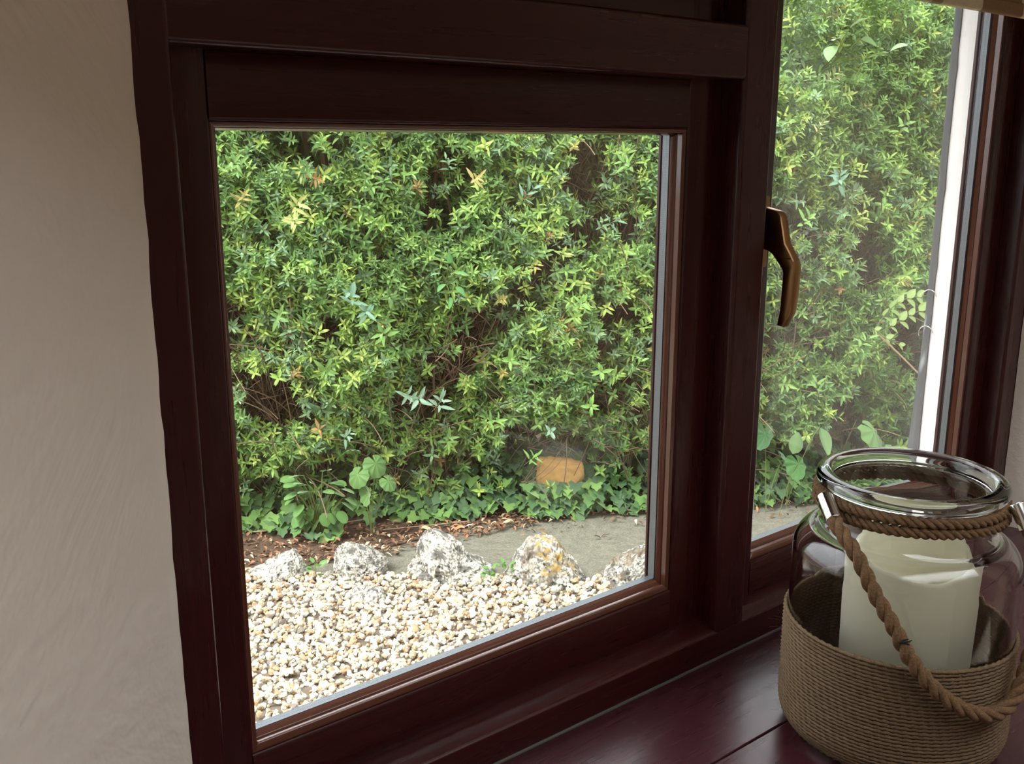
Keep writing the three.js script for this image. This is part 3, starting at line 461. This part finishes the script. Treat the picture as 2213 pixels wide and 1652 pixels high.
// how a shoot turns: stem along d, rolled by a
function turn(d, a) { d.normalize(); const up = Math.abs(d.y) > 0.9 ? V3(1, 0, 0) : V3(0, 1, 0), s = V3(0, 0, 0).crossVectors(d, up).normalize(), u = V3(0, 0, 0).crossVectors(s, d); const m = new THREE.Matrix4().makeBasis(d, u, s); return new THREE.Quaternion().setFromRotationMatrix(m).multiply(new THREE.Quaternion().setFromAxisAngle(V3(1, 0, 0), a)); }
const OUTW = V3(-0.4818, 0, 0.8763);                                 // from the hedge towards the house
const GAPS = [[1.18, 1.21, 0.09, 0.14], [1.30, 0.73, 0.10, 0.08], [2.20, 0.92, 0.10, 0.17], [0.12, 0.45, 0.13, 0.11], [1.12, 0.21, 0.17, 0.13], [1.90, 0.92, 0.05, 0.12], [0.75, 0.56, 0.09, 0.05], [1.40, 0.36, 0.06, 0.08], [0.06, 0.55, 0.1, 0.05], [1.33, 1.02, 0.05, 0.09], [2.36, 0.62, 0.10, 0.09], [1.88, 0.62, 0.07, 0.06]];
const gap = (u, y) => { let k = 0; for (const [a, b, ru, ry] of GAPS) k = Math.max(k, 1 - Math.hypot((u - a) / ru, (y - b) / ry)); return k; };
const hedge = tag(group('hedge'), 'tall dense leafy green hedge with narrow pointed leaves behind the path', 'hedge');
{
  const R = rng(2024), lists = shootGeos.map(() => []);
  const put = (u, y, v, sc, dark) => {
    const [x, z] = hedgePt(u, v), d = OUTW.clone().multiplyScalar(0.6 + R() * 0.6).add(V3((R() - 0.5) * 1.3, 0.05 + R() * 1.0, (R() - 0.5) * 1.3)), c = green(R, 0.5 + 0.9 * N(u * 2.3, y * 2.3, 4));
    if (dark) c.multiplyScalar(0.8);  // inner and back shoots darkened in colour, imitating shade inside the hedge
    lists[Math.floor(R() * shootGeos.length)].push([V3(x, y, z), turn(d, R() * 6.28), sc, c]);
  };
  const topAt = (u) => 1.86 + 0.10 * N(u * 2, 5) + 0.06 * N(u * 9, 2);
  for (let i = 0; i < 35000; i++) {
    const u = lerp(-0.7, 3.2, R()), y = 0.05 + Math.pow(R(), 0.92) * (topAt(u) - 0.05), lump = 0.11 * fbm(u * 2.6, y * 2.6, 1.5, 3), g = gap(u, y);
    if (g > 0.05 + 0.3 * R()) { continue; }
    if (y < 0.22 && R() < 0.8) continue;
    if (R() < 0.30 * sstep(0.95 - y, 0.1, 0.75)) continue;
    const dens = fbm(u * 3.4, y * 3.4, 8, 2); if (dens < lerp(-0.14, -0.3, clamp(y, 0, 1)) && R() < 0.88) continue;
    put(u, y, lerp(0.05, -0.07, sstep(y, 0.1, 0.6)) - lump + R() * R() * 0.30 - 0.05 * R(), 0.40 + R() * 0.27, false);
  }
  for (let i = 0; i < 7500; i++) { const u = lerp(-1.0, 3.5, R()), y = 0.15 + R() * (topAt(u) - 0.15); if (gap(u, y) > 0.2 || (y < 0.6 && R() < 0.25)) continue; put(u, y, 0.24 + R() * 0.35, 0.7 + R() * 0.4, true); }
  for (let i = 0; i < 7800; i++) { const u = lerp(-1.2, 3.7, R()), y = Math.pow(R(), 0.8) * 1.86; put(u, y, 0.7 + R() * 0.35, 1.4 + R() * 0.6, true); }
  const fol = group('foliage', hedge); fol.userData.kind = 'stuff';
  lists.forEach((L, k) => { const im = new THREE.InstancedMesh(shootGeos[k], leafM, L.length), m4 = new THREE.Matrix4(); L.forEach(([p, q, s, c], i) => { im.setMatrixAt(i, m4.compose(p, q, V3(s, s, s))); im.setColorAt(i, c); }); im.name = 'foliage_mass'; im.userData.kind = 'stuff'; im.castShadow = im.receiveShadow = true; fol.add(im); });
  // stems
  const sv = []; for (let k = 0; k < 6; k++) { const pts = [], Q = rng(60 + k); let x = 0, z = 0; for (let i = 0; i <= 6; i++) { pts.push(V3(x, i * 0.3, z)); x += (Q() - 0.5) * 0.16; z += (Q() - 0.5) * 0.12; } sv.push(new THREE.TubeGeometry(new THREE.CatmullRomCurve3(pts), 24, 0.0045 + 0.002 * (k % 3), 6)); }
  for (let i = 0; i < 76; i++) { const u = -0.3 + i * 0.039 + (R() - 0.5) * 0.05, [x, z] = hedgePt(u, 0.1 + R() * 0.25), m = mesh('stem', sv[i % 6], stemM, hedge); m.position.set(x, -0.01, z); m.rotation.set((R() - 0.5) * 0.06, R() * 6.28, (R() - 0.5) * 0.08); m.scale.set(0.8 + R() * 0.4, 0.86, 0.8 + R() * 0.4); }
  // thin brown twigs filling the gaps
  const tv = []; for (let k = 0; k < 5; k++) { const Q = rng(90 + k), a = V3(0, 0, 0), b = V3((Q() - 0.5) * 0.1, 0.15, (Q() - 0.5) * 0.1), c = V3((Q() - 0.5) * 0.25, 0.3, (Q() - 0.5) * 0.2); tv.push(new THREE.TubeGeometry(new THREE.QuadraticBezierCurve3(a, b, c), 8, 0.0016, 4)); }
  const twigs = new THREE.InstancedMesh(mergeGeometries(tv.map((g, i) => g.clone().rotateY(i * 1.3).rotateX(0.3 * i - 0.6))), new THREE.MeshStandardMaterial({ color: new THREE.Color(0.19, 0.125, 0.08), roughness: 0.95 }), 900), m4 = new THREE.Matrix4();
  for (let i = 0; i < 900; i++) { let u, y; if (i < 420) { const G = GAPS[i % GAPS.length === 4 ? 3 : i % GAPS.length]; u = G[0] + (R() - 0.5) * 2.6 * G[2]; y = G[1] + (R() - 0.6) * 2.4 * G[3]; } else { u = lerp(-0.2, 2.7, R()); y = R() * 0.9; } const [x, z] = hedgePt(u, 0.02 + R() * 0.25); e3.set((R() - 0.5) * 1.6, R() * 6.28, (R() - 0.5) * 1.6); twigs.setMatrixAt(i, m4.compose(V3(x, Math.max(0.02, y), z), new THREE.Quaternion().setFromEuler(e3), V3(1, 1, 1).multiplyScalar(0.5 + R() * 0.7))); }
  twigs.name = 'twigs'; twigs.userData.kind = 'stuff'; hedge.add(twigs);
  // the shoots that stand out most, leaf by leaf
  const kinds = { pale: [0.22, 0.36, 0.235], yellow: [0.46, 0.50, 0.16], blue: [0.15, 0.29, 0.185], lime: [0.20, 0.38, 0.075], mid: [0.15, 0.29, 0.06], gold: [0.42, 0.34, 0.10] }, mats = {};
  for (const k in kinds) mats[k] = leafMat({ color: new THREE.Color(...kinds[k]) });
  const hero = [[0.60, 0.50, 'pale', 1.15], [0.655, 0.475, 'pale', 1.05], [0.55, 0.515, 'pale', 0.9], [0.225, 1.12, 'yellow', 1.1], [0.235, 1.075, 'yellow', 0.9], [1.045, 0.355, 'pale', 0.75], [0.392, 0.825, 'blue', 1.2], [0.44, 0.79, 'blue', 1.05], [0.933, 1.14, 'blue', 1.15], [1.99, 1.18, 'blue', 1.1], [2.04, 1.13, 'blue', 0.9], [1.90, 1.345, 'yellow', 0.8], [0.78, 1.2, 'gold', 0.85],
    [1.28, 1.24, 'mid', 1], [0.30, 0.62, 'mid', 1], [0.9, 0.62, 'lime', 1], [1.12, 0.80, 'lime', 1.1], [1.2, 0.58, 'lime', 1], [0.82, 0.40, 'lime', 1.05], [0.69, 0.33, 'mid', 1], [1.31, 0.56, 'lime', 1], [0.5, 0.72, 'mid', 1.1], [0.16, 0.78, 'mid', 1], [1.22, 1.06, 'blue', 0.9], [0.55, 1.22, 'lime', 0.9], [0.08, 1.25, 'mid', 1], [2.2, 1.35, 'mid', 1], [2.12, 0.62, 'lime', 1.1], [2.0, 0.46, 'mid', 1.1], [1.86, 0.5, 'lime', 1], [2.3, 1.1, 'mid', 1], [2.05, 1.55, 'lime', 1], [1.88, 1.05, 'lime', 1], [0.98, 0.24, 'lime', 0.9], [0.35, 0.36, 'pale', 0.85], [1.18, 0.44, 'lime', 0.95]];
  const hs = rng(777);
  for (const [u, y, kind, sc] of hero) {
    const sp = shootSpec(hs, 4, 0.075), g = group('shoot', hedge), [x, z] = hedgePt(u, lerp(-0.07, -0.20, sstep(y, 0.15, 0.6)) - 0.04 * hs());
    g.position.set(x, y, z); g.quaternion.copy(turn(OUTW.clone().multiplyScalar(0.75).add(V3((hs() - 0.5) * 1.2, 0.2 + hs() * 0.5, (hs() - 0.5) * 1.2)), hs() * 6.28)); g.scale.setScalar(sc * 0.78);
    mesh('stem', sp.stem, greenStemM, g);
    for (const [k, m] of sp.leaves) { const l = mesh('leaf', hedgeLeaves[k], mats[kind], g); m.decompose(l.position, l.quaternion, l.scale); }
  }
}

// ------------------------------------------------------------------ ivy along the hedge foot
const ivyGeo = (() => {
  const out = [[0, 0], [-0.25, 0.42], [0.02, 0.62], [0.28, 0.40], [0.55, 0.46], [0.70, 0.20], [1.0, 0]], pos = [], idx = [], col = [], rim = [];
  for (const [x, y] of out) rim.push([x, y]); for (let i = out.length - 2; i > 0; i--) rim.push([out[i][0], -out[i][1]]);
  pos.push(0.35, 0, 0); col.push(1.15, 1.1, 1.1);
  for (const [x, y] of rim) { pos.push(x, 0.16 * Math.abs(y) - 0.10 * x * x, y); col.push(1, 1, 1); }
  for (let i = 0; i < rim.length; i++) idx.push(0, 1 + (i + 1) % rim.length, 1 + i);
  const g = new THREE.BufferGeometry(); g.setAttribute('position', new THREE.Float32BufferAttribute(pos, 3)); g.setAttribute('color', new THREE.Float32BufferAttribute(col, 3)); g.setIndex(idx); g.computeVertexNormals(); return g;
})();
{
  const ivy = tag(group('ivy'), 'mat of lobed ivy leaves creeping along the foot of the hedge', 'ivy'), R = rng(555), all = [];
  const cols = [[0.10, 0.235, 0.05], [0.15, 0.31, 0.065], [0.065, 0.16, 0.045], [0.19, 0.36, 0.08], [0.045, 0.115, 0.038], [0.10, 0.20, 0.085]];
  for (let i = 0; i < 2600; i++) {
    const u = lerp(-0.35, 2.9, R()), reach = 0.03 + 0.09 * N(u * 5, 2) + 0.05 * sstep(u, 0.7, 1.3) + 0.12 * Math.exp(-Math.pow((u - 0.22) / 0.13, 2)), f = R(), v = lerp(0.22, -reach, f), y = 0.015 + (1 - f) * 0.22 * R() + 0.03 * R() + 0.05 * Math.max(0, N(u * 6, v * 6));
    if (N(u * 4.5, v * 4.5, 7) < -0.28) continue;
    const [x, z] = hedgePt(u, v), d = OUTW.clone().multiplyScalar(0.7).add(V3((R() - 0.5) * 1.4, -0.15 - R() * 0.5, (R() - 0.5) * 1.4)), q = turn(d, (R() - 0.5) * 1.1), s = 0.026 + R() * 0.024;
    all.push([V3(x, y, z), q, s, Math.floor(R() * cols.length), v]);
  }
  for (let i = 0; i < 95; i++) { const u = 0.98 + R() * 0.3, v = -0.07 + R() * 0.07, [x, z] = hedgePt(u, v); all.push([V3(x, 0.015 + R() * 0.115, z), turn(OUTW.clone().multiplyScalar(0.7).add(V3((R() - 0.5) * 1.2, -0.2 - R() * 0.5, (R() - 0.5) * 1.2)), (R() - 0.5)), 0.03 + R() * 0.02, Math.floor(R() * cols.length), v - 0.2]); }
  const inV = all.filter(([p]) => { const w = p.clone().project(camera), X = (w.x + 1) / 2 * 2213, Yp = (1 - w.y) / 2 * 1652; return (X > 530 && X < 1395) || (X > 1640 && X < 1950 && Yp < 1100); }).sort((a, b) => a[4] - b[4]).slice(0, 260), hero = new Set(inV);
  const mats = cols.map((c) => leafMat({ color: new THREE.Color(...c) }));
  for (const [p, q, s, c] of inV) { const m = mesh('leaf', ivyGeo, mats[c], ivy); m.position.copy(p); m.quaternion.copy(q); m.scale.setScalar(s); }
  const rest = all.filter((a) => !hero.has(a)), im = new THREE.InstancedMesh(ivyGeo, leafM, rest.length), m4 = new THREE.Matrix4();
  rest.forEach(([p, q, s, c], i) => { im.setMatrixAt(i, m4.compose(p, q, V3(s, s, s))); im.setColorAt(i, new THREE.Color(...cols[c]).multiplyScalar(0.85 + R() * 0.3)); });
  im.name = 'foliage'; im.userData.kind = 'stuff'; ivy.add(im);
}
// ------------------------------------------------------------------ single plants
const roundOut = (t) => Math.sqrt(Math.max(0, 1 - Math.pow(2 * Math.pow(t, 0.9) - 1, 2))), ovalOut = (t) => Math.pow(Math.sin(Math.PI * Math.pow(t, 0.75)), 0.8);
const ovalLeaf = leafGeo(0.05, 0.0165, { outline: ovalOut, seg: 7, droop: 0.2, fold: 0.2 });
const roundLeaf = (() => {                                            // heart-shaped leaf with raised pale veins fanning from the stalk, scalloped rim
  const rings = 7, n = 60, pos = [0, 0, 0], col = [1.5, 1.25, 1.4], idx = [];
  for (let i = 1; i <= rings; i++) for (let k = 0; k <= n; k++) {
    const a = lerp(-Math.PI * 0.93, Math.PI * 0.93, k / n), t = i / rings, notch = 1 - 0.45 * Math.pow(Math.abs(a) / Math.PI, 6), r = 0.056 * t * notch * (1 + 0.1 * Math.cos(a)) * (1 + (i === rings ? 0.025 * Math.cos(a * 13) : 0)), vein = Math.pow(Math.abs(Math.cos(a * 4.5)), 14);
    pos.push(0.045 * (1 - t) * 0 + r * Math.cos(a), 0.0022 * vein * (1 - t) + 0.0035 * Math.cos(a * 9) * t * t - 0.016 * t * t, r * Math.sin(a) * 0.95); const c = 0.92 + 0.28 * vein * (1.1 - t); col.push(c * 1.05, c, c * 1.05);
  }
  for (let k = 0; k < n; k++) idx.push(0, 2 + k, 1 + k);
  for (let i = 0; i < rings - 1; i++) for (let k = 0; k < n; k++) { const p = 1 + i * (n + 1) + k, q = p + n + 1; idx.push(p, p + 1, q, p + 1, q + 1, q); }
  const g = new THREE.BufferGeometry(); g.setAttribute('position', new THREE.Float32BufferAttribute(pos, 3)); g.setAttribute('color', new THREE.Float32BufferAttribute(col, 3)); g.setIndex(idx); g.computeVertexNormals(); return g;
})();
function plant(name, label, category, u, v, y, leaves, mat, geo, grp) {   // leaves: [du, dy, dv, size, dir(u, y, out), roll]
  const g = tag(group(name), label, category, grp), [x, z] = hedgePt(u, v); g.position.set(x, 0, z);
  const UX = V3(0.8763, 0, 0.4818);
  for (const [du, dy, dv, s, du2, dy2, dO, roll] of leaves) {
    const p = UX.clone().multiplyScalar(du).addScaledVector(OUTW, dv).add(V3(0, y + dy, 0)), d = UX.clone().multiplyScalar(du2).addScaledVector(OUTW, dO).add(V3(0, dy2, 0));
    const st = new THREE.TubeGeometry((y > 0.5 ? new THREE.QuadraticBezierCurve3(V3(0, y - 0.10, 0).addScaledVector(OUTW, -0.14), V3(p.x * 0.3, y - 0.05, p.z * 0.3), p) : new THREE.QuadraticBezierCurve3(V3(0, 0.0, 0), V3(p.x * 0.4, p.y * 0.7, p.z * 0.4), p)), 8, 0.0014, 5); mesh('stalk', st, greenStemM, g);
    const l = mesh('leaf', geo, mat, g); l.position.copy(p); l.quaternion.copy(turn(d, roll)); l.scale.setScalar(s);
  }
  return g;
}
const limeM = leafMat({ color: new THREE.Color(0.115, 0.26, 0.055) }), brightM = leafMat({ color: new THREE.Color(0.085, 0.25, 0.06) }), darkM = leafMat({ color: new THREE.Color(0.055, 0.18, 0.05) }), paleM = leafMat({ color: new THREE.Color(0.24, 0.40, 0.17) });
plant('broad_leaf_weed', 'weed with round heart-shaped leaves beside the path, behind the jar', 'weed', 1.89, -0.17, 0, [[0.035, 0.215, 0.05, 0.92, 0.12, -0.9, 0.25, 0.15]], brightM, roundLeaf);
plant('broad_leaf_weed', 'dark round-leaved weed beside the mullion at the hedge foot', 'weed', 1.86, -0.12, 0, [[-0.02, 0.30, 0.0, 1.0, -0.2, -0.85, 0.3, 0.1], [0.05, 0.22, 0.02, 0.7, 0.4, -0.8, 0.25, -0.3]], darkM, roundLeaf);
plant('upright_leaf_weed', 'tall weed with an upright pale leaf between the round-leaved weeds', 'weed', 1.95, -0.1, 0, [[-0.01, 0.22, 0.04, 1.2, 0.05, 0.9, 0.3, 0.3], [0.10, 0.32, 0.02, 1.3, 0.3, -0.9, 0.25, 0.2]], paleM, leafGeo(0.09, 0.022, { outline: ovalOut, seg: 8, droop: 0.1 }));
plant('broad_leaf_weed', 'large rounded weed leaf above the rim of the jar', 'weed', 2.26, -0.14, 0, [[-0.02, 0.30, 0.02, 1.35, 0.5, -0.75, 0.3, 0.2], [0.05, 0.22, 0.05, 1.1, 0.5, -0.7, 0.35, 0.3]], limeM, roundLeaf);
plant('broad_leaf_weed', 'broad-leaved weed with scalloped leaves in the ivy left of centre', 'weed', 0.43, -0.12, 0.045, [[0.02, 0.23, 0.03, 0.8, 0.3, -0.8, 0.35, 0.2], [-0.04, 0.20, 0.05, 0.75, -0.4, -0.8, 0.3, -0.2], [0.06, 0.17, 0.04, 0.62, 0.6, -0.7, 0.3, 0.3], [-0.01, 0.14, 0.07, 0.7, 0.1, -0.9, 0.35, 0], [-0.05, 0.27, 0.0, 0.5, -0.3, 0.4, 0.6, 0.2]], limeM, roundLeaf);
{ const R = rng(31), lv = []; for (let i = 0; i < 36; i++) { const a = R() * 6.28, r = Math.sqrt(R()) * 0.1; lv.push([Math.cos(a) * r - 0.01, 0.17 + Math.sin(a) * r * 0.9, 0.05 * R(), 0.8 + R() * 0.45, Math.cos(a) * 0.8, Math.sin(a) * 0.5 - 0.25, 0.35, (R() - 0.5)]); } plant('small_leafed_bush', 'young bush of small oval bright leaves at the left hedge foot', 'bush', 0.26, -0.11, 0, lv, limeM, leafGeo(0.045, 0.0165, { outline: roundOut, seg: 7, droop: 0.15, fold: 0.15 })); }
{ const lv = [[0.0, 0.0, 0.02, 0.9, 0.2, 0.9, 0.3, 0.2], [-0.02, -0.03, 0.03, 0.85, -0.9, 0.1, 0.4, 0], [0.02, -0.03, 0.03, 0.9, 0.9, 0.1, 0.4, 0.2], [-0.01, -0.06, 0.04, 0.85, -0.7, -0.4, 0.5, 0], [0.02, -0.07, 0.04, 0.9, 0.7, -0.5, 0.5, 0.2], [0.0, -0.10, 0.05, 0.9, 0.1, -0.9, 0.4, 0]]; plant('climbing_sprig', 'bright sprig of oval leaves climbing through the middle of the hedge', 'sprig', 0.70, -0.16, 0.94, lv, brightM, ovalLeaf); }
{ const lv = [[0, 0, 0.03, 1.0, -0.8, 0.0, 0.5, 0.3], [0.02, 0.03, 0.03, 1.1, 0.6, 0.6, 0.5, 0.2], [0.06, 0.0, 0.03, 1.0, 0.9, -0.3, 0.5, -0.3], [-0.03, -0.02, 0.03, 1.0, -0.5, -0.8, 0.4, 0], [0.17, -0.04, 0.02, 1.1, 0.4, 0.4, 0.7, 0.5]]; plant('climbing_sprig', 'pale round-leaved bindweed climbing high on the hedge right of the mullion', 'sprig', 1.99, -0.16, 1.645, lv, paleM, leafGeo(0.06, 0.024, { outline: ovalOut, seg: 8, droop: 0.2 })); }
{ // rose spray close to the window: stalk with feathered leaves
  const rs = tag(group('rose_spray'), 'pale rose spray with feathered leaflets reaching past the white wall', 'rose');
  const P = (x, y, z) => V3(x, y, z), tube = (pts, r) => new THREE.TubeGeometry(new THREE.CatmullRomCurve3(pts), 16, r, 6);
  mesh('stem', tube([P(1.668, -0.01, -0.262), P(1.664, 0.45, -0.258), P(1.655, 0.8, -0.258), P(1.640, 0.905, -0.262), P(1.627, 0.928, -0.29), P(1.612, 0.955, -0.322), P(1.604, 0.978, -0.345)], 0.0016), new THREE.MeshStandardMaterial({ color: new THREE.Color(0.36, 0.26, 0.15), roughness: 0.8 }), rs);
  const lm = leafMat({ color: new THREE.Color(0.40, 0.55, 0.20) }), lf = leafGeo(0.021, 0.0066, { outline: ovalOut, seg: 6, droop: 0.15 });
  for (const [pts, n, s] of [[[P(1.606, 0.972, -0.34), P(1.622, 0.992, -0.318), P(1.648, 1.012, -0.296), P(1.668, 1.02, -0.282)], 5, 1], [[P(1.604, 0.978, -0.345), P(1.612, 1.010, -0.33), P(1.632, 1.036, -0.31), P(1.662, 1.043, -0.285)], 6, 1], [[P(1.604, 0.978, -0.345), P(1.60, 0.985, -0.35), P(1.61, 0.968, -0.33), P(1.628, 0.955, -0.31)], 3, 0.7]]) {
    mesh('leaf_stalk', tube(pts, 0.0007), greenStemM, rs); const c = new THREE.CatmullRomCurve3(pts);
    for (let i = 0; i < n; i++) for (const sd of [-1, 1]) { const t = 0.25 + 0.75 * (i / (n - 1)), p = c.getPointAt(Math.min(t, 1)), tg = c.getTangentAt(Math.min(t, 1)), dn = V3(0.1, sd > 0 ? 0.75 : -0.95, 0.05), m = mesh('leaflet', lf, lm, rs); m.position.copy(p); m.quaternion.copy(turn(tg.clone().multiplyScalar(i === n - 1 ? 1.4 : 0.65).add(dn.multiplyScalar(0.8)), sd * 0.9 + 0.5)); m.scale.setScalar(s * (0.9 + 0.2 * (i % 2))); }
  }
}
for (const [x, z, s, label] of [[1.262, -1.945, 1, 'small bright green weed growing in the gravel by the leftmost rock'], [1.712, -1.575, 0.9, 'small weed in the gravel between the largest rock and the pyramid rock'], [1.665, -1.585, 0.75, 'tiny yellow-green weed in the gravel below the largest rock']]) {
  const w = tag(group('weed'), label, 'weed'), R = rng(Math.floor(x * 1000)); w.position.set(x, 0.016, z);
  for (let i = 0; i < 12; i++) { const a = R() * 6.28, m = mesh('leaf', ovalLeaf, limeM, w); m.position.set(Math.cos(a) * 0.018 * s, 0.006 + 0.045 * R() * s, Math.sin(a) * 0.018 * s); m.quaternion.copy(turn(V3(Math.cos(a), 0.2 + R() * 0.8, Math.sin(a)), R() - 0.5)); m.scale.setScalar(s * (0.4 + 0.25 * R())); }
  mesh('stem', new THREE.CylinderGeometry(0.001, 0.0015, 0.05 * s, 6).translate(0, 0.02 * s, 0), greenStemM, w);
}
// ------------------------------------------------------------------ litter on the path
{
  const R = rng(808), tan = [0.48, 0.33, 0.15], dl = leafGeo(0.055, 0.013, { outline: ovalOut, seg: 6, droop: 0.35, fold: 0.5 });
  const kinds = [['pale tan', [0.52, 0.40, 0.22]], ['orange brown', [0.40, 0.17, 0.06]], ['yellow tan', [0.58, 0.42, 0.13]]].map(([n, c]) => [n, new THREE.MeshStandardMaterial({ color: new THREE.Color(...c), vertexColors: true, roughness: 0.8, side: THREE.DoubleSide })]);
  for (const [x, z, k, s, label] of [[1.721, -2.07, 0, 1.0, 'curled tan fallen leaf on the path behind the largest rock'], [2.434, -1.76, 2, 1.15, 'yellow fallen leaf at the ivy edge beside the right end of the square pane'], [1.40, -2.272, 1, 0.9, 'orange-brown fallen leaf on the soil below the ivy tendril'], [2.02, -1.915, 0, 0.8, 'small tan fallen leaf on the path above the pyramid rock'], [1.86, -1.99, 1, 0.8, 'brown fallen leaf on the path right of the curled tan one']]) {
    const m = mesh('fallen_leaf', dl, kinds[k][1]); m.position.set(x, 0.02, z); m.rotation.set((R() - 0.5) * 0.5, R() * 6.28, (R() - 0.5) * 0.5); m.scale.setScalar(s); tag(m, label, 'leaf', 'fallen leaves on the path');
  }
  const lit = new THREE.InstancedMesh(leafGeo(0.03, 0.006, { seg: 3, droop: 0.3, fold: 0.6 }), new THREE.MeshStandardMaterial({ color: 0xffffff, vertexColors: true, roughness: 0.9, side: THREE.DoubleSide }), 1500), m4 = new THREE.Matrix4();
  for (let i = 0; i < 1500; i++) { const u = i < 1100 ? lerp(-0.4, 1.0, R()) : lerp(0.3, 3, R()), v = (i < 1100 ? lerp(0.0, -0.33 + 0.2 * sstep(u, 0.4, 1), Math.pow(R(), 0.8)) : lerp(-0.05, -0.4, R() * R())), [x, z] = hedgePt(u, v), k = 0.5 + R(); e3.set((R() - 0.5) * 0.9, R() * 6.28, (R() - 0.5) * 0.9); lit.setMatrixAt(i, m4.compose(V3(x, 0.012 + R() * 0.01, z), new THREE.Quaternion().setFromEuler(e3), V3(1, 1, 1).multiplyScalar(0.35 + R() * 0.7))); const b = R(); lit.setColorAt(i, b < 0.55 ? new THREE.Color(0.15 * k, 0.085 * k, 0.045 * k) : b < 0.85 ? new THREE.Color(0.26 * k, 0.12 * k, 0.06 * k) : new THREE.Color(0.5 * k, 0.4 * k, 0.24 * k)); }
  lit.name = numbered('leaf_litter'); scene.add(tag(lit, 'brown leaf litter scattered on the soil under the ivy', 'litter', null, 'stuff'));
  for (const [a, b, c, label] of [[[1.26, -2.40], [1.42, -2.30], [1.63, -2.26], 'long dry twig lying on the soil along the ivy edge'], [[1.62, -2.14], [1.74, -2.07], [1.9, -2.02], 'thin straight twig on the path behind the rocks']]) { const m = mesh('dry_twig', new THREE.TubeGeometry(new THREE.QuadraticBezierCurve3(V3(a[0], 0.02, a[1]), V3(b[0], 0.026, b[1]), V3(c[0], 0.02, c[1])), 14, 0.0022, 5), new THREE.MeshStandardMaterial({ color: new THREE.Color(0.33, 0.23, 0.15), roughness: 0.9 })); tag(m, label, 'twig'); }
}
scene.traverse((o) => { if (o.isMesh) { o.castShadow = true; o.receiveShadow = true; } });
renderer.render(scene, camera);
